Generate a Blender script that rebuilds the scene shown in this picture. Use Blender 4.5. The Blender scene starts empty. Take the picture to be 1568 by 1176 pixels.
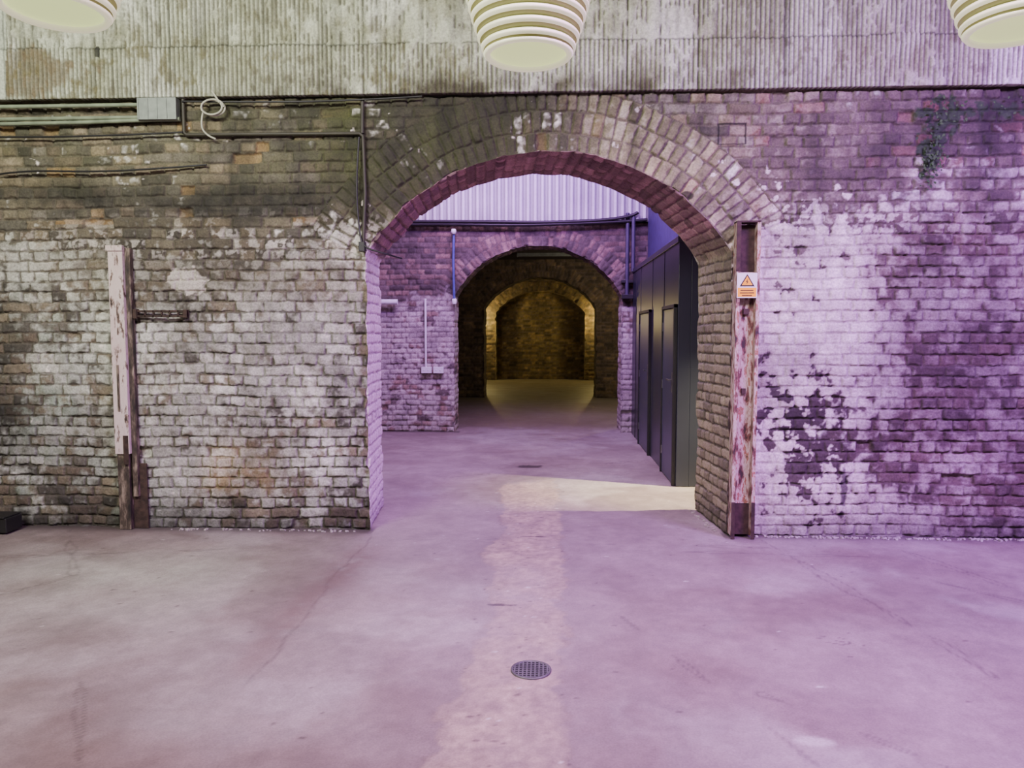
import bpy, math, numpy as np
from mathutils import Vector, Matrix
rng=np.random.RandomState(7)
TB=[rng.rand(256,256) for _ in range(12)]
def vn(x,y,seed):
    T=TB[seed%12]
    x=x+seed*17.31; y=y+seed*9.77
    xi=np.floor(x).astype(np.int64); yi=np.floor(y).astype(np.int64)
    fx=x-xi; fy=y-yi
    fx=fx*fx*(3-2*fx); fy=fy*fy*(3-2*fy)
    x0=xi&255; x1=(xi+1)&255; y0=yi&255; y1=(yi+1)&255
    return (T[x0,y0]*(1-fx)+T[x1,y0]*fx)*(1-fy)+(T[x0,y1]*(1-fx)+T[x1,y1]*fx)*fy
def fbm(x,y,f,o=3,seed=0):
    a=1.;s=0.;t=0.
    for i in range(o):
        c,sn=math.cos(.6*i+.3*seed),math.sin(.6*i+.3*seed)
        s=s+a*vn((x*c-y*sn)*f,(x*sn+y*c)*f,seed+i*3); t+=a; a*=.55; f*=2.03
    return np.clip((s/t-.5)*1.7+.5,0,1)
def sfbm(x,y,f,o=3,seed=0):
    a=1.;s=0.;t=0.
    for i in range(o):
        s=s+a*vn(x*f,y*f,seed+i*3); t+=a; a*=.55; f*=2.03
    return np.clip((s/t-.5)*1.7+.5,0,1)
def sm(a,b,x):
    t=np.clip((x-a)/(b-a),0,1); return t*t*(3-2*t)
def hsh(a,b,k):
    v=np.sin(a*127.1+b*311.7+k*74.7)*43758.5453
    return v-np.floor(v)
def lin(c):
    c=np.array(c,dtype=float)/255.
    return np.where(c<=.04045,c/12.92,((c+.055)/1.055)**2.4)
def mix(A,B,t):
    return A*(1-t[...,None])+B*t[...,None]
def blob(X,Z,cx,cz,rx,rz):
    return np.exp(-(((X-cx)/rx)**2+((Z-cz)/rz)**2))
# ---------------- materials
def newmat(name):
    m=bpy.data.materials.new(name); m.use_nodes=True
    return m,m.node_tree,m.node_tree.nodes['Principled BSDF']
def flat(name,col,rough=.6,metal=0,noise=.25,nscale=12,bump=.1,emis=None,es=0):
    m,nt,b=newmat(name)
    c=list(lin(col))
    tc=nt.nodes.new('ShaderNodeTexCoord'); n=nt.nodes.new('ShaderNodeTexNoise')
    n.inputs['Scale'].default_value=nscale; n.inputs['Detail'].default_value=6
    nt.links.new(tc.outputs['Object'],n.inputs['Vector'])
    r=nt.nodes.new('ShaderNodeValToRGB'); r.color_ramp.elements[0].position=.3; r.color_ramp.elements[1].position=.7
    r.color_ramp.elements[0].color=[x*(1-noise) for x in c]+[1]; r.color_ramp.elements[1].color=[min(1,x*(1+noise)) for x in c]+[1]
    nt.links.new(n.outputs['Fac'],r.inputs['Fac']); nt.links.new(r.outputs['Color'],b.inputs['Base Color'])
    b.inputs['Roughness'].default_value=rough; b.inputs['Metallic'].default_value=metal
    if bump:
        bp=nt.nodes.new('ShaderNodeBump'); bp.inputs['Strength'].default_value=bump; bp.inputs['Distance'].default_value=.01
        nt.links.new(n.outputs['Fac'],bp.inputs['Height']); nt.links.new(bp.outputs['Normal'],b.inputs['Normal'])
    if emis:
        b.inputs['Emission Color'].default_value=list(lin(emis))+[1]; b.inputs['Emission Strength'].default_value=es
    return m
def vcmat(name,rough=.85,fine=90,amt=.35,bump=.5,rough2=None,dist=.004):
    m,nt,b=newmat(name)
    at=nt.nodes.new('ShaderNodeAttribute'); at.attribute_name='Col'
    tc=nt.nodes.new('ShaderNodeTexCoord'); n=nt.nodes.new('ShaderNodeTexNoise')
    n.inputs['Scale'].default_value=fine; n.inputs['Detail'].default_value=5; n.inputs['Roughness'].default_value=.65
    nt.links.new(tc.outputs['Object'],n.inputs['Vector'])
    mr=nt.nodes.new('ShaderNodeMapRange'); mr.inputs[1].default_value=.3; mr.inputs[2].default_value=.7
    mr.inputs[3].default_value=1-amt; mr.inputs[4].default_value=1+amt
    nt.links.new(n.outputs['Fac'],mr.inputs[0])
    vm=nt.nodes.new('ShaderNodeVectorMath'); vm.operation='SCALE'
    nt.links.new(at.outputs['Color'],vm.inputs[0]); nt.links.new(mr.outputs[0],vm.inputs['Scale'])
    nt.links.new(vm.outputs[0],b.inputs['Base Color'])
    b.inputs['Roughness'].default_value=rough
    if rough2 is not None:
        n2=nt.nodes.new('ShaderNodeTexNoise'); n2.inputs['Scale'].default_value=2.2; n2.inputs['Detail'].default_value=5
        nt.links.new(tc.outputs['Object'],n2.inputs['Vector'])
        m2=nt.nodes.new('ShaderNodeMapRange'); m2.inputs[1].default_value=.35; m2.inputs[2].default_value=.65
        m2.inputs[3].default_value=rough2; m2.inputs[4].default_value=rough
        nt.links.new(n2.outputs['Fac'],m2.inputs[0]); nt.links.new(m2.outputs[0],b.inputs['Roughness'])
    bp=nt.nodes.new('ShaderNodeBump'); bp.inputs['Strength'].default_value=bump; bp.inputs['Distance'].default_value=dist
    nt.links.new(n.outputs['Fac'],bp.inputs['Height']); nt.links.new(bp.outputs['Normal'],b.inputs['Normal'])
    return m
M_brick=vcmat('weathered_brick',.85,70,.36,.8)
M_conc=vcmat('board_marked_concrete',.85,60,.3,.7)
M_floor=vcmat('concrete_floor',.62,110,.18,.3,rough2=.45,dist=.002)
# ---------------- mesh from arrays
def mkmesh(name,parts,mat,smooth=True):
    V=[];Q=[];C=[];o=0
    for v,q,c in parts:
        V.append(v.reshape(-1,3));Q.append(q.reshape(-1,4)+o);C.append(c.reshape(-1,3));o+=len(V[-1])
    V=np.concatenate(V);Q=np.concatenate(Q);C=np.concatenate(C)
    used=np.zeros(len(V),bool);used[Q.ravel()]=True
    idx=np.cumsum(used)-1; V=V[used];C=C[used];Q=idx[Q]
    me=bpy.data.meshes.new(name)
    me.vertices.add(len(V)); me.vertices.foreach_set('co',V.astype(np.float32).ravel())
    me.loops.add(Q.size); me.loops.foreach_set('vertex_index',Q.astype(np.int32).ravel())
    me.polygons.add(len(Q)); me.polygons.foreach_set('loop_start',np.arange(0,Q.size,4,dtype=np.int32))
    me.polygons.foreach_set('loop_total',np.full(len(Q),4,dtype=np.int32))
    me.polygons.foreach_set('use_smooth',np.full(len(Q),smooth))
    me.update(calc_edges=True)
    a=me.color_attributes.new('Col','FLOAT_COLOR','POINT')
    a.data.foreach_set('color',np.concatenate([np.clip(C,0.002,1),np.ones((len(C),1))],1).astype(np.float32).ravel())
    me.materials.append(mat); me.validate()
    ob=bpy.data.objects.new(name,me); bpy.context.collection.objects.link(ob); return ob
def quads(ny,nx,flip=False):
    i=np.arange(ny*nx).reshape(ny,nx)
    a=i[:-1,:-1];b=i[:-1,1:];c=i[1:,1:];d=i[1:,:-1]
    return np.stack([a,d,c,b] if flip else [a,b,c,d],-1)
# ---------------- brick pattern
CH=.078;BL=.226
def bricks(x,z,seed=0,jw=.0045):
    x2=x+.012*(fbm(x,z,5,2,seed+1)-.5); z2=z+.022*(fbm(x,z,1.2,2,seed+2)-.5)+.007*(fbm(x,z,9,2,seed+5)-.5)
    row=np.floor(z2/CH); odd=np.mod(row,2)
    L=np.where(odd>0,BL,BL/2)
    off=odd*BL*.25+hsh(row,0,seed)*.03
    col=np.floor((x2+off)/L); fx=(x2+off)/L-col; fz=z2/CH-row
    dx=np.minimum(fx,1-fx)*L; dz=np.minimum(fz,1-fz)*CH
    d=np.minimum(dx,dz)-.010*(fbm(x,z,28,2,seed+3)-.35)
    d=np.minimum(d,np.hypot(np.minimum(dx,.02),np.minimum(dz,.02))*.6)
    return 1-sm(jw*.4,jw*2.4,d),hsh(row,col,1+seed),hsh(row,col,2+seed)
def vouss(x,z,cx,cz,R,seed=0,jw=.0045,rl=.15):
    dx=x-cx;dz=z-cz; rho=np.hypot(dx,dz)-R; th=np.arctan2(dx,dz)
    rho=rho+.02*(fbm(x,z,5,2,seed+1)-.5)
    ring=np.floor(rho/rl); w=CH*.96/(R+rl*(ring+.5)) 
    t2=th/w+ring*.5+.25*(fbm(x,z,4,2,seed+2)-.5); col=np.floor(t2); fx=t2-col; fr=rho/rl-ring
    d=np.minimum(np.minimum(fx,1-fx)*w*(R+rho),np.minimum(fr,1-fr)*rl)-.010*(fbm(x,z,28,2,seed+3)-.35)
    return 1-sm(jw*.4,jw*2.4,d),hsh(ring,col,3+seed),hsh(ring,col,4+seed),rho
PAL=lin([(98,93,76),(114,107,86),(86,83,70),(126,115,90),(104,99,86),(112,100,82),(78,74,63),(136,125,102)])
def pal(r,P=PAL):
    return P[np.minimum((r*len(P)).astype(int),len(P)-1)]
def arch_wall(name,x0,x1,z1,y0,T,cx,hw,za,rise,res,colf,seed=0,rings=3,depth=.014,backres=.06,skew=0.):
    R=(hw*hw+rise*rise)/(2*rise); cz=za-R; zs=za-rise
    def sdf(X,Z):
        return np.where(Z<zs,np.abs(X-cx)-hw,np.hypot(X-cx,Z-cz)-R)
    def edge(X,Z): return .003+.030*fbm(X,Z,9,2,seed+6)**2
    def face(res,yy,sgn,sk):
        nx=int((x1-x0)/res)+1;nz=int(z1/res)+1
        xs=np.linspace(x0,x1,nx);zz=np.linspace(0,z1,nz)
        X,Z=np.meshgrid(xs,zz); sd=sdf(X,Z)
        q=quads(nz,nx,flip=(sgn<0))
        out=sd>=0; keep=out[:-1,:-1]|out[:-1,1:]|out[1:,1:]|out[1:,:-1]
        q=q[keep]
        nxx=np.where(Z<zs,np.sign(X-cx),(X-cx)/np.maximum(np.hypot(X-cx,Z-cz),.01)); nzz=np.where(Z<zs,0,(Z-cz)/np.maximum(np.hypot(X-cx,Z-cz),.01))
        ins=sd<0
        X=np.where(ins,X-nxx*sd,X);Z=np.where(ins,Z-nzz*sd,Z); sd=np.maximum(sd,0)
        m,r1,r2=bricks(X,Z,seed)
        mv,v1,v2,rho=vouss(X,Z,cx,cz,R,seed)
        inr=(rho<.15*rings)&(Z>zs-.02)&(rho>-.05)
        th=np.abs(np.arctan2(X-cx,Z-cz)); tmax=math.atan2(hw,zs-cz)
        inr&=th<tmax+.03
        m=np.where(inr,mv,m);r1=np.where(inr,v1,r1);r2=np.where(inr,v2,r2)
        C,dm=colf(X,Z,m,r1,r2,inr,'front')
        dep=depth*m*(.6+.8*fbm(X,Z,4,2,seed+4))*dm+.009*r2*dm+.010*fbm(X,Z,16,3,seed+7)+.015*(fbm(X,Z,1.1,2,seed+8))
        dep=dep+.03*(r1>.985)*(1-m)
        w=np.clip(1-sd/.03,0,1); e=edge(X,Z)
        Y=yy+sgn*(dep*(1-w)+e*w)
        X=X+nxx*e*w-sk; Z=Z+nzz*e*w
        return np.stack([X,Y,Z],-1),q,C
    parts=[face(res,y0,1,0.),face(backres,y0+T,-1,skew)]
    ta=2*math.atan2(hw,zs-cz); La=R*ta; Lt=2*zs+La
    ns=int(Lt/(res*1.3))+1; nt=int(T/(res*1.3))+1
    s,t=np.meshgrid(np.linspace(0,Lt,ns),np.linspace(0,T,nt))
    a=(s-zs)/R-ta/2
    aa=np.clip(a,-ta/2,ta/2)
    onl=s<zs; onr=s>zs+La
    bx=np.where(onl,cx-hw,np.where(onr,cx+hw,cx+R*np.sin(aa)))
    bz=np.where(onl,s,np.where(onr,Lt-s,cz+R*np.cos(aa)))
    nx_=np.where(onl,-1,np.where(onr,1,np.sin(aa)));nz_=np.where(onl|onr,0,np.cos(aa))
    sc=np.where(onr,Lt-s,s)
    m,r1,r2=bricks(t+y0,sc,seed+1)
    C,dm=colf(bx,bz,m,r1,r2,np.zeros_like(bx,bool),'soffit')
    dep=depth*m*dm+.010*r2*dm+.008*fbm(s,t,16,3,seed+7)
    e=edge(bx,bz); w=np.clip(1-np.minimum(t,T-t)/.03,0,1)
    off=dep*(1-w)+e*w
    Yt=np.where(t<T/2,np.maximum(t,e),np.minimum(t,T-e))
    P=np.stack([bx+nx_*off-skew*t/T,y0+Yt,bz+nz_*off],-1)
    parts.append((P,quads(nt,ns,flip=True),C))
    return mkmesh(name,parts,M_brick)
# ---------------- front wall colours
G=lin
def K(c,C): return np.broadcast_to(G(c),C.shape)
def col_front(X,Z,m,r1,r2,inr,part):
    n1=fbm(X,Z,1.3,4,1);n2=fbm(X,Z,5,4,2);n3=fbm(X,Z,20,3,3);n4=fbm(X,Z,50,2,4)
    nm=fbm(X,Z,2.6,4,9); nf=fbm(X,Z,13,4,10)
    nv=sfbm(X*1.0,Z*.18,6,3,5)
    C=pal(r1)*(.65+.6*r2[...,None])*(.75+.5*n3[...,None])
    if part=='front':
        left=1-sm(-1.5,-1.1,X); right=sm(1.1,1.6,X)
        C=mix(C,G((122,110,100))*(.6+.6*r2[...,None])*(.75+.5*n3[...,None]),right*.8)
        C=mix(C,K((150,116,62),C),((r1>.95)&(Z>2.3)&(X<1)).astype(float)*.6)
        C=mix(C,K((140,84,52),C),(r2>.84)*blob(X,Z,1.1,2.45,.4,.3))
        C=mix(C,K((130,76,58),C),(r2>.86)*sm(1.2,1.6,X)*sm(2.5,2.8,Z)*.55)
        C=mix(C,K((92,86,72),C)*(.6+.7*n2[...,None]),m*.75)
        ring=inr.astype(float)
        C=mix(C,G((72,69,48))*(.5+.9*r2[...,None]),ring*(1-sm(-.3,.4,X))*.8*(1-.4*m))
        C=mix(C,G((166,162,122))*(.35+.8*r2[...,None])*(.7+.5*n3[...,None]),ring*sm(.1,.5,X)*(1-.5*sm(1.1,1.35,X))*.85*(1-m))
        C=mix(C,K((186,182,164),C),sm(.55,.8,n3*.6+r2*.5)*np.clip(blob(X,Z,.55,3.0,.35,.2)+blob(X,Z,1.7,2.9,.6,.25)*.6+blob(X,Z,1.8,2.4,.7,.25)*.7,0,1)*.6*(1-m))
        soot=.9*blob(X,Z,-1.05,2.85,.75,.42)+.85*blob(X,Z,-2.2,2.46,1.2,.13)+.7*blob(X,Z,-.3,3.1,.9,.25)+.75*blob(X,Z,3.4,3.0,.7,.5)+.35*blob(X,Z,2.2,2.6,.8,.5)+.5*blob(X,Z,-4.6,3.1,1.,.3)+.6*blob(X,Z,-2.0,3.2,1.5,.18)+.5*blob(X,Z,-3.9,2.55,.9,.12)
        soot=np.clip(soot*(.35+1.3*nm),0,.9)
        C=mix(C,G((36,35,27))*(.6+.8*n3[...,None]),soot)
        C=mix(C,K((74,80,40),C),np.clip(.6*blob(X,Z,-.9,2.8,.9,.4)+.5*sm(2.4,2.8,Z)*left,0,1)*n2*.8)
        # ---- limewash / paint
        wide=sm(1.75,3.0,X+.5*(n1-.5))
        zone=np.clip(left*(1-sm(2.15,2.45,Z+.3*(n1-.5)))+right*(1-sm(2.15,2.4,Z+.2*(n1-.5)))*.9,0,1)
        C=mix(C,C*np.array([.70,.70,.74]),zone*.9)
        C=mix(C,K((38,30,32),C),right*zone*(.3+.7*blob(X,Z,2.0,.9,.9,.8))*(1-.4*wide))
        C=mix(C,G((98,76,68))*(.4+.8*r2[...,None]),wide*zone*.6)
        pl=.62+.20*blob(X,Z,-2.0,1.1,.8,.6)+.12*blob(X,Z,-2.8,1.2,.3,.8)-.28*blob(X,Z,-4.3,1.5,.35,.6)-.30*blob(X,Z,-4.2,.2,.8,.4)-.26*blob(X,Z,-1.9,1.98,.6,.2)*1.-.22*blob(X,Z,-2.8,1.75,.4,.25)-.2*blob(X,Z,-1.8,.1,1,.18)+.10*blob(X,Z,-3.7,1.0,.3,1.)
        pl=pl*left*(1-sm(2.08,2.30,Z+.35*(n1-.5)+.15*(n3-.5)))
        pr=.92-.30*wide-.44*blob(X,Z,1.90,.80,.50,.42)-.30*blob(X,Z,2.25,.42,.4,.35)-.22*blob(X,Z,1.62,1.55,.14,.5)-.22*blob(X,Z,2.0,1.95,.22,.25)+.42*blob(X,Z,2.3,.22,.17,.3)+.12*blob(X,Z,1.75,1.3,.35,.3)
        pr=right*pr*(1-sm(2.15,2.3,Z+.2*(n1-.5)+.1*(nf-.5)))
        pr=np.maximum(pr,right*.38*(1-sm(2.2,3.0,Z)))
        key=.38*nm+.33*n3+.29*r1
        key=(key-.5)*1.6+.5
        thin=.55+.45*n2
        paintL=sm(-.24,.18,pl-key-.24*m*(.4+n2))*thin
        kr=(.22*nm+.48*nf+.30*n3-.5)*1.5+.5; kw=(.3*nm+.45*nf+.25*r1-.5)*1.5+.5
        kr=kr*(1-wide)+kw*wide
        paintR=sm(-.05-.20*wide,.04+.18*wide,pr-kr-(.08+.14*wide)*m)*(1-.28*wide)*(.78+.22*n2)
        pc=mix(K((224,223,212),C),K((148,148,134),C),np.clip(nm*.9+.9*(n3-.5),0,1))
        pc=mix(pc,K((136,150,134),C),np.clip(blob(X,Z,-3.9,.9,.7,1.)*.9+(1-sm(.1,.6,Z))*.5,0,1)*n2)
        pc=pc*(1-.5*m*(.5+n2))[...,None]*(.78+.38*r2[...,None])  # occlusion-like shade in the joints painted into the limewash colour
        C=mix(C,pc,paintL*.92)
        prc=mix(K((228,220,210),C),K((146,134,128),C),np.clip(nf*.7+.5*(nm-.4)+wide*.4,0,1))*(1-.35*m[...,None]*(.4+n2[...,None]))
        C=mix(C,prc,paintR*.95)
        tr=(blob(X,Z,-2.3,2.16,1.6,.14)+.7*blob(X,Z,2.4,2.3,.9,.12))*sm(.52,.6,n3)*(r1>.35)*.8
        C=mix(C,K((214,208,196),C),tr*(1-.6*m))
        C=mix(C,K((170,146,96),C),.6*blob(X,Z,-2.35,.42,.28,.22)*n2*1.5)
        C=mix(C,K((110,99,76),C),.65*np.clip(blob(X,Z,-2.0,1.9,.9,.22)+blob(X,Z,-3.5,2.0,.9,.2)*.6,0,1)*(1-n3))
        pt=sm(.5,.6,blob(X,Z,-2.72,1.88,.2,.14)+.5*(n2-.5)+.3*(n3-.5))
        C=mix(C,K((206,198,186),C)*(.9+.2*n4[...,None]),pt)
        C=C*(1-.45*np.clip((nv-.55)*3,0,1)*sm(1.2,3.2,Z))[...,None]
        C=C*(1-.32*sm(.5,.85,n1)*(Z<2.4))[...,None]
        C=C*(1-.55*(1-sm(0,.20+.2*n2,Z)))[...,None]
        C=C*(1-.7*np.clip(blob(X,Z,-4.4,.9,.3,1.)*n2*1.8,0,1))[...,None]
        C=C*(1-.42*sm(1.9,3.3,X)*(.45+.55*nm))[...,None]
        C=C*(1-.8*sm(.5,.7,blob(X,Z,2.17,.35,.035,.24)+.5*(n3-.5)))[...,None]
        C=C*(1-.85*sm(.4,.6,blob(X,Z,1.0,2.47,.06,.04)+blob(X,Z,.88,2.5,.04,.03)))[...,None]
        bx=np.maximum(np.abs(X-1.31)/.1,np.abs(Z-2.90)/.075); C=C*(1-.8*((bx>.9)&(bx<1.02)))[...,None]
        ms=np.clip(blob(X,Z,2.75,2.98,.14,.2)+.8*blob(X,Z,3.2,3.05,.5,.08)+.9*blob(X,Z,2.68,2.7,.09,.2),0,1)
        C=mix(C,G((34,52,28))*(.4+.9*n3[...,None]),sm(.38,.6,ms*(.3+n3*1.0)))
        dm=1-.4*np.clip(paintL*.5+paintR,0,1)
        return C,dm
    C=mix(C,K((72,66,58),C),m*.8)
    lf=(X<0)
    top=sm(2.0,2.3,Z)
    C=mix(C,G((146,108,116))*(.45+.8*r2[...,None])*(.7+.6*n3[...,None]),top*.85*(1-.4*m))  # soffit bricks tinted pink, purple bounce light painted into the colour
    pj=lf*(1-top)*(.85)
    C=mix(C,K((214,194,204),C),sm(-.1,.1,pj-(.5*fbm(Z,Z*0+X,3,3,2)+.25*n3+.25*r1))*.9*(1-.5*m))
    C=mix(C,G((140,134,106))*(.5+.7*r2[...,None]),(~lf)*(1-top)*.75*(1-m))
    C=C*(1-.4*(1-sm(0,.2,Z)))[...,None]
    return C,1-.3*pj
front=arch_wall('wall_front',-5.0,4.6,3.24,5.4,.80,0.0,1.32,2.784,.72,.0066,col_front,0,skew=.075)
def mkcol(P,paint=.0,pcol=(190,175,180),mort=(92,80,74),low=0,gain=1.):
    P=lin(P)
    def f(X,Z,m,r1,r2,inr,part):
        n2=fbm(X,Z,4,4,2);n3=fbm(X,Z,18,3,3)
        C=pal(r1,P)*(.6+.7*r2[...,None])*(.7+.6*n3[...,None])
        C=mix(C,K(mort,C),m*.8)
        p=paint*(1-sm(low-.3,low+.3,Z)) if low else np.full_like(X,paint)
        C=mix(C,K(pcol,C),sm(-.12,.12,p-(.5*n2+.25*n3+.25*r1))*.75*(1-.5*m))
        C=C*(.55+.75*n2[...,None])*gain
        return C,1.
    return f
arch_wall('wall_middle',-5.0,4.6,3.06,10.9,.5,-.137,1.225,2.742,.74,.014,mkcol([(96,84,78),(112,94,84),(82,72,68),(124,104,92)],.62,(200,190,184),(84,76,72),low=2.0),2,rings=2)
arch_wall('wall_rear',-5.0,4.6,3.1,16.6,.7,-.155,1.255,2.7,.68,.025,mkcol([(86,74,56),(102,86,62),(74,64,48)],.2,(140,122,96)),4,rings=2,depth=.014)
arch_wall('wall_rear_recess',-5.0,4.6,3.1,22.6,.55,-.2,1.35,2.72,.66,.03,mkcol([(108,92,64),(120,100,72),(90,78,58)],.25,(150,130,104)),5,rings=2,depth=.015)
def plain_brick(name,axis,pos,a0,a1,z0,z1,res,colf,seed,flip=False):
    nx=int(abs(a1-a0)/res)+1;nz=int((z1-z0)/res)+1
    A,Z=np.meshgrid(np.linspace(a0,a1,nx),np.linspace(z0,z1,nz))
    m,r1,r2=bricks(A,Z,seed); C,dm=colf(A,Z,m,r1,r2,None,'front')
    D=.012*m+.006*r2
    if axis=='y': P=np.stack([A,pos+D,Z],-1)
    else: P=np.stack([pos+D*(1 if not flip else -1),A,Z],-1)
    return mkmesh(name,[(P,quads(nz,nx,flip),C)],M_brick)
endc=mkcol([(100,86,60),(118,98,68),(84,72,54)],.2,(140,120,90))
plain_brick('wall_end','y',23.15,-5,4.6,0,3.1,.03,endc,6)
sidec=mkcol([(104,92,70),(124,104,78),(88,78,62)],.5,(180,174,160),low=2)
plain_brick('wall_left','x',-5.0,-3,23.3,0,4.7,.04,sidec,3,True)
plain_brick('wall_right','x',4.6,-3,23.3,0,4.7,.04,sidec,3,False)
# ---------------- upper concrete band
def band():
    nx=1500;nz=230
    X,Z=np.meshgrid(np.linspace(-5,4.6,nx),np.linspace(3.2,4.7,nz))
    n1=fbm(X,Z,1.2,4,1);n2=fbm(X,Z,6,3,2);n3=sfbm(X*1.0,Z*.5,30,3,3);nv=sfbm(X,Z*.06,26,2,4);nb=sfbm(X*2.2,Z,16,3,7)
    per=.033; f=np.abs(X/per-np.floor(X/per)-.5)*2
    wav=3.55+.03*(np.floor(fbm(X,X*0,1.5,2,6)*5)/5-.5)+.012*n3
    up=sm(-.006,.006,Z-wav)
    rough=np.clip(.75+.9*(n1-.45)-.35*up+.35*blob(X,Z,-3.9,3.4,.6,.25),0.15,1)
    groove=sm(.3,.85,f)*sm(.3,.6,rough+.9*(nb-.5))
    C=mix(np.broadcast_to(G((184,190,168)),X.shape+(3,)),np.broadcast_to(G((142,146,118)),X.shape+(3,)),n2*.9)
    C=mix(C,K((212,216,202),C),sm(.5,.75,sfbm(X,Z*.3,3,3,8))*.7)
    C=mix(C,K((66,64,46),C),groove*.75)
    C=mix(C,K((88,84,62),C),sm(.6,.85,n3)*rough*.6)
    C=C*(1-.3*sm(.3,1,np.abs(nv-.5)*2))[...,None]
    brown=sm(.35,.6,blob(X,Z,-3.75,3.38,.38,.22)+.5*(n2-.5)+.3*(n3-.5))
    C=mix(C,G((96,82,56))*(.5+.9*n3[...,None]),brown*.6)
    lower=(1-sm(3.2,3.4,Z))*n2*blob(X,Z,-.4,3.2,1.8,1)
    C=mix(C,K((56,52,34),C),np.clip(lower*1.2,0,.85))
    mosq=sm(.6,.75,fbm(X,Z,7,3,9))*sm(.4,.6,n3)*(1-sm(-1.5,1.0,X))
    C=mix(C,K((98,94,58),C),mosq*.5*(1-.5*up))
    pn=(X<-3.98+.04*(Z-3.2)); C[pn]=(G((178,186,166))*(.8+.35*n2[...,None]))[pn]
    seam=np.zeros_like(X)
    for sx in (-3.98,-2.74,-1.64,-.54,.56,1.06,1.66,2.76,3.4): seam=np.maximum(seam,1-sm(.003,.009,np.abs(X-sx)))
    C=C*(1-.5*seam)[...,None]
    line=(1-sm(.0,.014,np.abs(Z-wav)))*(n2>.35)
    C=C*(1-.6*line)[...,None]
    for hx,hz in ((-3.28,3.53),(-4.35,3.5)):
        C=C*(1-.85*(blob(X,Z,hx,hz,.025,.05)>.5))[...,None]
    Y=5.355+.013*groove*(~pn)+.010*up+.010*n2+.006*seam+.006*nb
    P=np.stack([X,Y,Z],-1)
    P2=P.copy()[:1]; P2=np.concatenate([P2+np.array([0,.09,.004]),P],0); C2=np.concatenate([C[:1]*.3,C],0)
    mkmesh('wall_upper',[(P2,quads(nz+1,nx),C2)],M_conc)
band()
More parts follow.
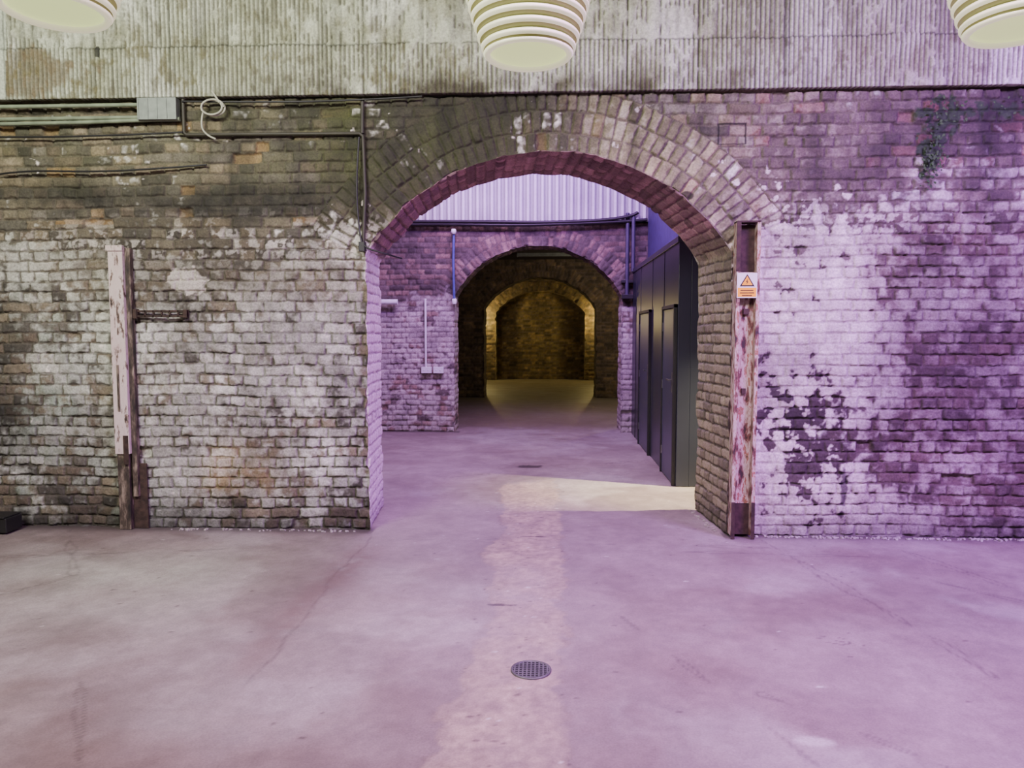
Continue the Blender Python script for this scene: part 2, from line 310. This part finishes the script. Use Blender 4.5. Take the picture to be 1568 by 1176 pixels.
# ---------------- floor
def floor():
    xs=np.linspace(-5,4.6,700)
    ys=np.concatenate([np.arange(-3,1.6,.15),np.arange(1.6,7.4,.012),np.arange(7.4,11.5,.035),np.arange(11.5,23.3,.12)])
    X,Y=np.meshgrid(xs,ys)
    n1=fbm(X,Y,.5,4,1);n2=fbm(X,Y,2.2,4,2);n3=fbm(X,Y,11,4,3);n4=fbm(X,Y,40,2,4)
    sw=fbm(X+.5*n2,Y*.8,1.0,5,5)
    C=mix(np.broadcast_to(G((142,131,125)),X.shape+(3,)),np.broadcast_to(G((110,99,94)),X.shape+(3,)),np.clip(.25+n1*.6+.6*(n2-.5),0,1))
    C=mix(C,K((158,153,147),C),sm(.45,.85,sw)*.5)
    C=mix(C,K((180,180,170),C),np.clip(blob(X,Y,-2.7,4.2,.7,.4)*n2*.9,0,.6))
    C=mix(C,K((90,76,68),C),sm(.5,.9,fbm(X*.8,Y*1.2,1.6,4,6))*.35)
    C=mix(C,K((104,86,72),C),np.clip(blob(X,Y,-2.2,2.6,1.4,.8),0,1)*.5*n2)
    C=C*(.88+.24*n3[...,None])*(.92+.16*n4[...,None])
    e=.14*(n2-.5)+.09*(n3-.5)
    st=sm(-.02,.02,.225-np.abs(X+.13)+e)*(1-sm(7.3,7.5,Y+.5*(n2-.5)))
    sc=mix(K((172,154,132),C),K((130,115,102),C),n3)*(.75+.5*n4[...,None])
    C=mix(C,sc,st*(.35+.5*n2))
    stb=(1-sm(.0,.03,np.abs(.225-np.abs(X+.13)+e)))*(n3>.5)*(Y<7.3); C=C*(1-.18*stb)[...,None]
    jx=-1.27+.05*(fbm(Y,Y*0,1.5,3,7)-.5)*2
    jl=(1-sm(.0,.014,np.abs(X-jx-.02*n3)))*sm(2.8,3.2,Y)*(1-sm(5.2,5.4,Y)); C=C*(1-.35*jl)[...,None]
    C=mix(C,K((88,60,54),C),np.clip(blob(X,Y,-1.25,4.55,.13,.6)+.7*blob(X,Y,-1.35,3.6,.09,.8),0,1)*sm(.3,.75,.5*n3+.5*n2)*.55)
    C=mix(C,K((80,66,58),C),np.clip(blob(X,Y,-1.75,2.9,.25,.35)+.6*blob(X,Y,-2.2,3.2,.6,.3)+.6*blob(X,Y,-1.5,4.4,.25,.5),0,1)*n2*.6)
    for k,(ax,ay,bx,by) in enumerate(((1.55,5.3,1.9,3.6),(1.9,3.6,2.1,2.2),(-3.6,5.3,-2.9,4.3),(-2.9,4.3,-3.3,3.7),(.4,3.8,.95,2.5),(.9,3.0,1.5,2.4),(-1.2,5.2,1.6,5.1),(-1.5,7.2,1.2,8.6),(.6,5.0,2.7,4.9),(-3.9,4.6,-2.2,4.9),(2.2,4.6,3.3,3.4),(-2.4,3.6,-1.5,2.2),(2.4,5.2,2.7,4.4))):
        t=np.clip(((X-ax)*(bx-ax)+(Y-ay)*(by-ay))/((bx-ax)**2+(by-ay)**2),0,1)
        d=np.hypot(X-(ax+t*(bx-ax)),Y-(ay+t*(by-ay)))+.08*(fbm(X,Y,3,3,k)-.5)
        C=C*(1-.36*(1-sm(0,.010,np.abs(d))))[...,None]
    for sx,sy,rx,ry in ((-.25,3.95,.09,.02),(-.2,8.1,.22,.1),(-.1,5.3,.1,.01)):
        C=C*(1-.75*sm(.4,.55,blob(X,Y,sx,sy,rx,ry)*(.4+n3)))[...,None]
    C=mix(C,K((200,196,190),C),sm(.35,.75,blob(X,Y,-3.35,4.0,.3,.03)*(.3+n3)+blob(X,Y,1.0,2.65,.10,.04)*(.2+n3))*.4)
    r=np.random.RandomState(9)
    for i in range(300):
        px,py=r.uniform(-3.8,3.3),r.uniform(2.3,7.2); s=.005+.006*r.rand(); k=r.rand()
        if r.rand()<.5: px=-.13+.25*r.randn()*.6
        if i<18: px,py,s,k=1.45+.06*r.randn(),3.55+.05*r.randn(),.008,.2
        i0=max(0,np.searchsorted(ys,py-.05)); i1=np.searchsorted(ys,py+.05); j0=max(0,np.searchsorted(xs,px-.05)); j1=np.searchsorted(xs,px+.05)
        bb=sm(.4,.6,blob(X[i0:i1,j0:j1],Y[i0:i1,j0:j1],px,py,s*(1+r.rand()),s))
        tgt=G((52,44,40)) if k<.75 else G((196,192,186))
        C[i0:i1,j0:j1]=C[i0:i1,j0:j1]*(1-.65*bb[...,None])+tgt*.65*bb[...,None]
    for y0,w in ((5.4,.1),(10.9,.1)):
        C=C*(1-.6*np.exp(-((Y-y0)/w)**2)*(np.abs(X)>1.3))[...,None]  # shadow along the wall bases painted into the floor colour
    C=mix(C,K((104,96,74),C),sm(11,12,Y)*.7)
    P=np.stack([X,Y,.004*(n2-.5)-.002],-1)
    mkmesh('floor',[(P,quads(len(ys),len(xs)),C)],M_floor)
floor()
# ---------------- generic builder
class B:
    def __init__(s): s.v=[];s.f=[];s.m=[];s.sm=[]
    def box(s,x0,x1,y0,y1,z0,z1,mi=0):
        o=len(s.v); s.v+=[(x,y,z) for z in(z0,z1) for y in(y0,y1) for x in(x0,x1)]
        for q in((0,2,3,1),(4,5,7,6),(0,1,5,4),(2,6,7,3),(0,4,6,2),(1,3,7,5)): s.f.append([o+i for i in q]);s.m.append(mi);s.sm.append(False)
    def poly(s,pts,mi=0): 
        o=len(s.v); s.v+=list(pts); s.f.append(list(range(o,o+len(pts))));s.m.append(mi);s.sm.append(False)
    def lathe(s,prof,c,n=48,mis=None,axis='z'):
        o=len(s.v)
        for r,z in prof:
            for i in range(n):
                a=2*math.pi*i/n
                if axis=='z': s.v.append((c[0]+r*math.cos(a),c[1]+r*math.sin(a),c[2]+z))
                elif axis=='x': s.v.append((c[0]+z,c[1]+r*math.cos(a),c[2]+r*math.sin(a)))
                else: s.v.append((c[0]+r*math.cos(a),c[1]+z,c[2]+r*math.sin(a)))
        for k in range(len(prof)-1):
            for i in range(n):
                j=(i+1)%n; s.f.append([o+k*n+i,o+k*n+j,o+(k+1)*n+j,o+(k+1)*n+i]); s.m.append(mis[k] if mis else 0); s.sm.append(True)
    def make(s,name,mats,bevel=0,parent=None):
        me=bpy.data.meshes.new(name); me.from_pydata(s.v,[],s.f)
        for m in mats: me.materials.append(m)
        me.polygons.foreach_set('material_index',s.m); me.polygons.foreach_set('use_smooth',s.sm); me.update()
        ob=bpy.data.objects.new(name,me); bpy.context.collection.objects.link(ob)
        if bevel:
            b=ob.modifiers.new('bevel','BEVEL'); b.width=bevel; b.segments=2; b.limit_method='ANGLE'
        if parent: ob.parent=parent
        return ob
def curve(name,splines,r,mat,res=4):
    cu=bpy.data.curves.new(name,'CURVE'); cu.dimensions='3D'; cu.bevel_depth=r; cu.bevel_resolution=res; cu.use_fill_caps=True
    for pts,sm_ in splines:
        if sm_:
            sp=cu.splines.new('NURBS'); sp.points.add(len(pts)-1)
            for p,q in zip(sp.points,pts): p.co=(*q,1)
            sp.use_endpoint_u=True; sp.order_u=3; sp.resolution_u=6
        else:
            sp=cu.splines.new('POLY'); sp.points.add(len(pts)-1)
            for p,q in zip(sp.points,pts): p.co=(*q,1)
    cu.materials.append(mat)
    ob=bpy.data.objects.new(name,cu); bpy.context.collection.objects.link(ob); return ob
M_black=flat('black_cable',(26,26,26),.5)
M_dark=flat('dark_grey_panel',(38,41,52),.32,0,.1,3,.02)
M_darkpurp=flat('dark_plaster',(60,50,96),.6)
M_white=flat('white_plastic',(222,222,220),.45,0,.05)
M_grey=flat('galvanised_box',(120,128,120),.5,.3)
M_olive=flat('olive_conduit',(50,48,36),.6)
M_greenp=flat('pale_green_pipe',(118,130,106),.6)
M_blue=flat('blue_conduit',(70,74,140),.5)
M_steel=flat('brushed_steel',(150,150,150),.3,1,.1)
M_rust=flat('rusty_iron',(58,44,36),.8,.2,.5,25,.4)
M_ceil=flat('ceiling_paint',(120,120,116),.9)
M_ceil2=flat('dark_soffit',(56,48,38),.9)
b=B(); b.box(-5.1,4.7,-3,11,4.7,4.85); b.make('ceiling',[M_ceil])
b=B(); b.box(-5,4.6,11.3,23.4,3.1,3.25); b.make('ceiling_rear',[M_ceil2])
def sheet():
    nx=1100; X,Z=np.meshgrid(np.linspace(-5,4.6,nx),np.linspace(3.075,4.69,24))
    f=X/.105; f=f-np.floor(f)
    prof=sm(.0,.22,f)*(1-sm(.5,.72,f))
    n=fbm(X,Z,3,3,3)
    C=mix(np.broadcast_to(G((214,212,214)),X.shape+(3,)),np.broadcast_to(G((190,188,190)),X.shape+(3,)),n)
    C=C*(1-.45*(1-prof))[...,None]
    mkmesh('corrugated_metal_sheet',[(np.stack([X,10.86-.05*prof,Z],-1),quads(24,nx),C)],flatvc,True)
flatvc=vcmat('painted_corrugated_metal',.45,30,.06,.1)
sheet()
# ---------------- partition & doors
b=B(); b.box(1.25,1.37,7.1,10.85,0,2.36); b.box(1.37,4.55,7.1,7.2,0,2.36)
for yy in(7.95,8.82,9.9,10.4): b.box(1.244,1.256,yy-.006,yy+.006,0,2.36,1)
b.box(1.235,1.39,7.09,10.86,2.34,2.40)
b.make('wall_partition',[M_dark,M_black],.004)
b=B(); b.box(1.45,1.6,7.25,10.80,2.36,4.69); b.make('wall_right_upper',[M_darkpurp])
def door(i,y0,y1,hz=1.0):
    P=bpy.data.objects.new('door_%d'%i,None); bpy.context.collection.objects.link(P)
    f=B()
    f.box(1.215,1.25,y0,y0+.035,0,1.76);f.box(1.215,1.25,y1-.035,y1,0,1.76);f.box(1.215,1.25,y0,y1,1.725,1.76); f.make('frame',[M_black],.003,P)
    f=B(); f.box(1.228,1.25,y0+.04,y1-.04,.012,1.72); f.make('leaf',[flat('door_leaf_grey',(54,57,72),.35,0,.1,3,.02)],.003,P)
    f=B(); f.box(1.218,1.228,y0+.07,y0+.11,hz-.1,hz+.1); f.box(1.18,1.218,y0+.085,y0+.097,hz+.02,hz+.032); f.box(1.178,1.19,y0+.085,y0+.2,hz+.018,hz+.034)
    for z in(.2,.9,1.5): f.box(1.222,1.23,y1-.05,y1-.03,z,z+.09)
    f.make('handle_and_hinges',[M_steel],.002,P)
door(1,8.88,9.84);door(2,7.14,7.9)
# ---------------- posts
def painted_post(name,cols):
    m,nt,bb=newmat(name)
    tc=nt.nodes.new('ShaderNodeTexCoord'); n=nt.nodes.new('ShaderNodeTexNoise'); n.inputs['Scale'].default_value=14; n.inputs['Detail'].default_value=8; n.inputs['Roughness'].default_value=.65
    mp=nt.nodes.new('ShaderNodeMapping'); mp.inputs['Scale'].default_value=(1.6,1.6,.5)
    nt.links.new(tc.outputs['Object'],mp.inputs[0]); nt.links.new(mp.outputs[0],n.inputs['Vector'])
    r=nt.nodes.new('ShaderNodeValToRGB'); cr=r.color_ramp
    cr.elements[0].position=cols[0][0]; cr.elements[0].color=list(lin(cols[0][1]))+[1]
    cr.elements[1].position=cols[-1][0]; cr.elements[1].color=list(lin(cols[-1][1]))+[1]
    for p,c in cols[1:-1]:
        e=cr.elements.new(p); e.color=list(lin(c))+[1]
    nt.links.new(n.outputs['Fac'],r.inputs['Fac']); nt.links.new(r.outputs['Color'],bb.inputs['Base Color'])
    bb.inputs['Roughness'].default_value=.7
    bp=nt.nodes.new('ShaderNodeBump'); bp.inputs['Strength'].default_value=.5; bp.inputs['Distance'].default_value=.008
    nt.links.new(n.outputs['Fac'],bp.inputs['Height']); nt.links.new(bp.outputs['Normal'],bb.inputs['Normal'])
    return m
M_pp=painted_post('peeling_paint_iron',[(.38,(46,34,28)),(.45,(112,74,60)),(.50,(166,150,132)),(.57,(184,172,158)),(.60,(140,64,50)),(.65,(140,126,92)),(.70,(56,40,32))])
M_pw=painted_post('peeling_paint_timber',[(.34,(44,36,30)),(.40,(120,100,88)),(.45,(200,186,178)),(.60,(194,174,168)),(.66,(96,80,68))])
M_dt=painted_post('dirty_timber',[(.35,(26,22,18)),(.5,(66,56,46)),(.68,(140,126,110))])
b=B(); yb=5.402
b.box(1.335,1.36,5.30,yb,.02,2.27,0); b.box(1.475,1.50,5.30,yb,.02,2.27,0)
b.box(1.36,1.475,5.365,yb,.25,1.92,0); b.box(1.36,1.475,5.37,yb,1.92,2.25,1); b.box(1.36,1.475,5.36,yb,.02,.25,1)
b.box(1.33,1.362,5.297,5.3,1.92,2.272,1); b.box(1.333,1.36,5.297,5.3,0.0,.27,1); b.box(1.475,1.502,5.297,5.3,0.0,.27,1)
b.box(1.335,1.50,5.30,yb,2.262,2.275,1); b.box(1.40,1.44,5.34,5.37,1.62,1.66,1); b.box(1.40,1.43,5.345,5.37,1.05,1.09,1)
b.make('steel_channel_post',[M_pp,M_rust],.004)
b=B(); yb=5.402
b.box(-3.235,-3.125,5.33,yb,.58,2.12,0); b.box(-3.125,-3.085,5.36,yb,.25,2.115,1); b.box(-3.23,-3.14,5.345,yb,.0,.585,1)
b.box(-3.14,-3.03,5.388,yb,.0,.5,2)
b.box(-3.245,-3.12,5.32,5.35,2.09,2.13,0); b.box(-3.17,-3.13,5.326,5.332,.5,.72,2); b.box(-3.2,-3.18,5.326,5.331,.9,1.25,1)
b.make('timber_post',[M_pw,M_dt,M_rust],.006)
b=B(); b.box(-3.06,-2.68,5.37,5.385,1.642,1.656); b.box(-3.06,-2.68,5.37,5.385,1.605,1.619)
for k in range(7):
    x=-3.06+k*.063; b.box(x,x+.012,5.37,5.386,1.605,1.656)
b.box(-3.08,-3.05,5.36,yb,1.595,1.665); b.box(-2.7,-2.67,5.365,yb,1.6,1.66)
b.make('slotted_iron_bracket',[M_rust],.002)
M_sy=flat('sign_yellow',(240,176,10),.5,0,.05); M_sk=flat('sign_black',(16,16,16),.5,0,.05); M_sw=flat('sign_white',(220,220,214),.5,0,.04)
b=B(); y=5.292
b.box(1.338,1.478,y,y+.006,1.735,1.91,0)
cx=1.408
b.poly([(cx-.052,y-.001,1.815),(cx+.052,y-.001,1.815),(cx,y-.001,1.902)],1)
b.poly([(cx-.038,y-.002,1.823),(cx+.038,y-.002,1.823),(cx,y-.002,1.888)],2)
b.poly([(cx-.006,y-.003,1.829),(cx+.008,y-.003,1.848),(cx,y-.003,1.850),(cx+.006,y-.003,1.872),(cx-.01,y-.003,1.846),(cx-.001,y-.003,1.846)],1)
b.box(1.343,1.473,y-.001,y,1.742,1.806,2)
for k,(w) in enumerate((.09,.10,.07)): b.box(cx-w/2,cx+w/2,y-.002,y-.001,1.79-k*.018-.006,1.79-k*.018,1)
b.make('warning_sign',[M_sw,M_sk,M_sy])
# ---------------- conduits and cables on front wall
yw=5.392
cond=curve('conduit_pipe',[([(-2.66,yw,3.19),(-2.66,yw,2.95),(-2.64,yw,2.935),(-1.36,yw,2.93),(-1.335,yw,2.91),(-1.325,yw,2.5),(-1.345,yw,2.14)],False),([(-1.335,yw,3.17),(-1.34,yw,2.93)],False)],.014,M_olive)
yw=5.375
curve('electric_cable',[([(-1.345,yw-.01,2.14),(-1.31,yw-.03,2.10),(-1.22,yw-.03,2.075),(-1.13,yw+.02,2.05),(-1.1,yw+.2,2.05)],True),([(-1.36,yw,2.9),(-1.39,yw,2.6),(-1.37,yw,2.2),(-1.34,yw-.02,2.12)],True),([(-5,yw,2.93),(-4.2,yw,2.935),(-3.4,yw,2.925),(-2.66,yw,2.95)],True),
 ([(-4.1,yw+.01,2.66),(-3.9,yw,2.69),(-3.3,yw,2.67),(-2.7,yw,2.70),(-2.5,yw+.02,2.72)],True),([(-2.66,yw,3.17),(-2,yw-.01,3.15),(-1.34,yw,3.16),(-.9,yw,3.18)],True)],.007,M_black)
b=B(); b.box(-1.37,-1.325,5.35,5.41,2.08,2.15); b.make('junction_box',[M_black],.004,cond)
curve('water_pipe',[([(-5,yw,3.06),(-2.97,yw,3.06)],False),([(-5,yw,3.15),(-2.97,yw,3.15)],False),([(-5,yw,3.02),(-3.4,yw,3.03),(-2.68,yw,3.045)],False)],.014,M_greenp)
b=B(); b.box(-2.98,-2.69,5.34,5.41,3.035,3.19)
for k in range(4): b.box(-2.97+k*.07,-2.965+k*.07,5.335,5.34,3.04,3.185)
b.make('galvanised_junction_box',[M_grey],.004)
loop=[]
for k in range(40):
    a=k/40*2*math.pi*2.3; loop.append((-2.43+.085*math.cos(a)+.01*math.sin(a*.7),5.36-.012*math.sin(a*.43),3.12+.055*math.sin(a)))
curve('coiled_cable',[(loop,True),([(-2.5,5.37,3.10),(-2.53,5.37,3.0),(-2.48,5.37,2.92),(-2.42,5.38,2.90)],True),([(-2.37,5.35,3.15),(-2.42,5.34,3.23)],True)],.007,flat('white_cable',(166,168,146),.5))
def rubble():
    b=B(); r=np.random.RandomState(3)
    for i in range(420):
        if i<330: x=1.53+3.0*r.rand(); y=5.385-abs(r.randn())*.022
        elif i<360: y=5.5+.65*r.rand(); x=1.30-abs(r.randn())*.02-.11*(y-5.4)
        else: x=-2.9+1.5*r.rand(); y=5.385-abs(r.randn())*.02
        s=.003+.005*r.rand()
        o=len(b.v)
        b.v+=[(x+s*(r.rand()+.6)*sx,y+s*(r.rand()+.6)*sy,z*s*(.6+r.rand())) for z in(-.2,1) for sx,sy in((-1,-1),(1,-1),(1,1),(-1,1))]
        for q in((4,5,6,7),(0,1,5,4),(1,2,6,5),(2,3,7,6),(3,0,4,7)): b.f.append([o+k for k in q]);b.m.append(0);b.sm.append(False)
    b.make('rubble_chips',[flat('pale_rubble',(160,154,148),.9)])
rubble()
b=B(); b.box(-4.35,-3.98,5.16,5.33,.012,.12); b.box(-4.34,-3.99,5.15,5.34,.12,.132); b.box(-4.24,-4.09,5.14,5.16,.06,.08)
for x in(-4.33,-4.03): b.box(x,x+.03,5.18,5.31,0,.014)
b.make('black_equipment_case',[M_black],.006)
def drain(name,cx,cy,R):
    b=B(); b.lathe([(R,-.002),(R,.004),(R*.9,.005),(R*.88,.001)],(cx,cy,0),40)
    pitch=R*.2
    for k in range(-4,5):
        d=k*pitch; L=math.sqrt(max(0,(R*.88)**2-d*d))
        b.box(cx+d-.003,cx+d+.003,cy-L,cy+L,.0018,.004); b.box(cx-L,cx+L,cy+d-.003,cy+d+.003,.0018,.0038)
    n=32; b.poly([(cx+R*.9*math.cos(2*math.pi*i/n),cy+R*.9*math.sin(2*math.pi*i/n),.0014) for i in range(n)],1)
    b.make(name,[flat('drain_iron',(90,90,88),.5,.5),M_sk])
drain('floor_drain',-.065,3.17,.09)
# ---------------- pendant lamps
M_rib=flat('lamp_rib_glass',(224,222,196),.4,0,.03,4,0,(226,226,180),.8)
M_grv=flat('lamp_groove',(130,128,80),.4,0,.03,4,0,(160,158,80),.3)
M_disc=flat('lamp_diffuser',(210,222,160),.4,0,.03,4,0,(214,232,150),1.0)
def lamp(x,y,z):
    P=bpy.data.objects.new('pendant_lamp',None); bpy.context.collection.objects.link(P)
    b=B(); prof=[];mis=[]
    prof.append((.150,.012)); prof.append((.152,-.004)); mis.append(0); prof.append((.168,-.006)); mis.append(0); prof.append((.178,.006)); mis.append(0)
    n=12; h=.038
    for k in range(n):
        zz=.008+k*h
        t=(k+.5)/n
        r=.176+.085*math.sin(min(1,t*1.25)*math.pi/2)
        if k>=9: r-=.025*(k-8)
        r0=r-.014
        prof.append((r0,zz)); mis.append(1)
        for a in(-65,-25,15,50,75):
            prof.append((r0+.020*math.cos(math.radians(a)),zz+h*.54+h*.36*math.sin(math.radians(a)))); mis.append(1 if a==-65 else 0)
        prof.append((r0,zz+h*.97)); mis.append(1)
    zt=.008+n*h
    for r,zz in((.16,zt+.03),(.09,zt+.06),(.05,zt+.075),(.045,zt+.14),(.012,zt+.15)): prof.append((r,zz)); mis.append(0)
    b.lathe(prof,(x,y,z),64,mis); b.make('ribbed_shade',[M_rib,M_grv],0,P)
    b=B(); b.lathe([(.0005,.016),(.08,.014),(.151,.010)],(x,y,z),48); b.make('diffuser',[M_disc],0,P)
    b=B(); b.lathe([(.008,zt+.14),(.008,4.66-z),(.05,4.665-z),(.055,4.70-z)],(x,y,z),16); b.make('suspension_rod',[M_black],0,P)
lamp(-.077,3.0,2.588);lamp(1.70,2.83,2.588);lamp(-1.70,2.55,2.60)
# ---------------- room 2 services
ym=10.86
curve('surface_conduit',[([(-1.794,ym,1.98),(-1.794,ym,.95)],False)],.016,M_white)
b=B()
for x in(-1.86,-1.68): b.box(x,x+.15,10.84,10.9,.88,.97); b.box(x+.03,x+.05,10.835,10.84,.915,.935); b.box(x+.09,x+.11,10.835,10.84,.915,.935)
b.make('socket_outlet',[M_white],.004)
curve('pipe_end',[([(-3.0,10.82,1.93),(-2.2,10.82,1.93)],False)],.04,M_white)
blu=curve('blue_conduit',[([(-1.36,10.82,2.98),(-1.37,10.82,2.5),(-1.36,10.82,1.95)],False)],.018,M_blue)
b=B(); b.lathe([(.001,-.04),(.03,-.035),(.04,0),(.03,.035),(.001,.04)],(-1.36,10.8,2.95),16); b.lathe([(.03,0),(.035,.02),(.035,.07),(.02,.08)],(-1.36,10.83,1.9),16); b.make('conduit_fitting',[M_white],0,blu)
curve('cable_bundle',[([(-5,10.8,3.07),(-3,10.79,3.05),(-1.5,10.8,3.06),(-.5,10.79,3.03),(.5,10.78,3.05),(1.2,10.8,3.08),(1.44,10.8,3.1)],True),([(-3,10.78,3.10),(-1,10.77,3.09),(0,10.77,3.06),(1.2,10.77,3.11),(1.3,10.75,3.2)],True)],.024,M_black)
soil=curve('soil_pipe',[([(1.16,10.82,3.2),(1.16,10.82,2.0)],False),([(1.24,10.78,3.15),(1.24,10.78,2.36)],False)],.028,flat('purple_grey_pipe',(60,56,76),.5))
b=B(); b.box(1.08,1.25,10.78,10.9,1.97,2.03); b.box(1.08,1.25,10.8,10.9,2.2,2.24); b.make('pipe_clamp',[M_black],.004,soil)
b=B(); b.box(-.6,.7,15.2,15.28,3.03,3.07); b.box(-.62,-.6,15.19,15.29,3.02,3.1); b.box(.7,.72,15.19,15.29,3.02,3.1); b.box(-.62,.72,15.19,15.29,3.07,3.1); b.make('ceiling_batten_light',[M_grey],.004)
# ---------------- wall plant
def fern():
    b=B(); r=np.random.RandomState(5)
    for i in range(150):
        k=r.rand()
        if k<.65: cx_,cz_=2.70+.045*r.randn(),2.74+.13*r.randn()
        elif k<.85: cx_,cz_=2.80+.07*r.randn(),3.02+.05*r.randn()
        else: cx_,cz_=3.25+.17*r.randn(),3.07+.03*r.randn()
        cz_=min(cz_,3.17)
        s=.009+.014*r.rand(); a=r.rand()*6.28
        d=np.array([math.cos(a),-.4*r.rand(),math.sin(a)-.4]); d/=np.linalg.norm(d)
        n=np.cross(d,[0,1,0]); n/=np.linalg.norm(n)+1e-6
        p=np.array([cx_,5.39-.03*r.rand(),cz_])
        pts=[p,p+d*s*.4+n*s*.4,p+d*s+n*s*.3,p+d*s*1.4,p+d*s-n*s*.3,p+d*s*.4-n*s*.4]
        b.poly([tuple(q) for q in pts],i%2)
    b.make('wall_moss_plant',[flat('leaf_dark',(32,62,22),.8),flat('leaf_olive',(46,80,30),.8)])
fern()
# ---------------- lights
def area(name,loc,tgt,sx,sy,col,e,spread=180):
    l=bpy.data.lights.new(name,'AREA'); l.shape='RECTANGLE'; l.size=sx; l.size_y=sy; l.color=col; l.energy=e; l.spread=math.radians(spread)
    o=bpy.data.objects.new(name,l); bpy.context.collection.objects.link(o); o.location=loc
    o.rotation_euler=(Vector(tgt)-Vector(loc)).to_track_quat('-Z','Y').to_euler(); return o
area('ceiling_light_neutral',(-3.0,1.2,4.4),(-2.6,5.4,1.1),2.0,.7,(1,.985,.89),335)
area('ceiling_light_centre',(.6,1.2,4.5),(.9,5.4,1.7),2.0,.7,(1,.93,.80),150)
area('ceiling_light_purple',(3.9,2.1,4.2),(3.4,4.5,.5),1.4,.7,(.55,.20,1),440,130)
area('floor_wash_light_pink',(1.0,2.0,4.5),(.5,3.2,0),1.6,.7,(.80,.30,1),130,105)
area('room_light_purple',(-.6,8.6,4.55),(-.5,9.0,0),3,1.2,(.80,.46,1),320)
area('sheet_light_purple',(0,8.0,4.3),(0,10.9,3.5),3,.4,(.5,.2,1),170)
def spot(name,loc,tgt,col,e,ang,bl=.3,r=.05):
    l=bpy.data.lights.new(name,'SPOT'); l.color=col; l.energy=e; l.spot_size=math.radians(ang); l.spot_blend=bl; l.shadow_soft_size=r
    o=bpy.data.objects.new(name,l); bpy.context.collection.objects.link(o); o.location=loc
    o.rotation_euler=(Vector(tgt)-Vector(loc)).to_track_quat('-Z','Y').to_euler()
def point(name,loc,col,e,r=.08):
    l=bpy.data.lights.new(name,'POINT'); l.color=col; l.energy=e; l.shadow_soft_size=r
    o=bpy.data.objects.new(name,l); bpy.context.collection.objects.link(o); o.location=loc
spot('jamb_fill_spot',(4.3,3.1,2.9),(-1.3,5.8,.8),(.65,.24,1),400,26,.8,.25)  # added purple spot with no visible fitting, brightens the left jamb
spot('passage_spotlight',(3.4,6.40,2.5),(1.05,6.85,0),(1,.86,.52),3800,38,1.0,.03)
point('warm_wall_light',(-2.1,22.2,1.9),(1,.78,.28),70)
point('warm_wall_light.001',(1.72,22.2,1.9),(1,.78,.28),70)
point('warm_wall_light.002',(2.6,14.0,2.7),(1,.85,.6),140)
point('warm_wall_light.003',(-2.4,19.5,2.8),(1,.82,.5),60)
w=bpy.data.worlds.new('World'); bpy.context.scene.world=w; w.use_nodes=True
w.node_tree.nodes['Background'].inputs[0].default_value=(.84,.80,.86,1); w.node_tree.nodes['Background'].inputs[1].default_value=.18
# ---------------- camera
cam=bpy.data.cameras.new('camera'); cam.sensor_width=36; cam.lens=25.875; cam.clip_end=100
co=bpy.data.objects.new('camera',cam); bpy.context.collection.objects.link(co)
co.location=(0,0,1.5); co.rotation_euler=(math.radians(90-4.1),0,math.radians(2.7))
bpy.context.scene.camera=co
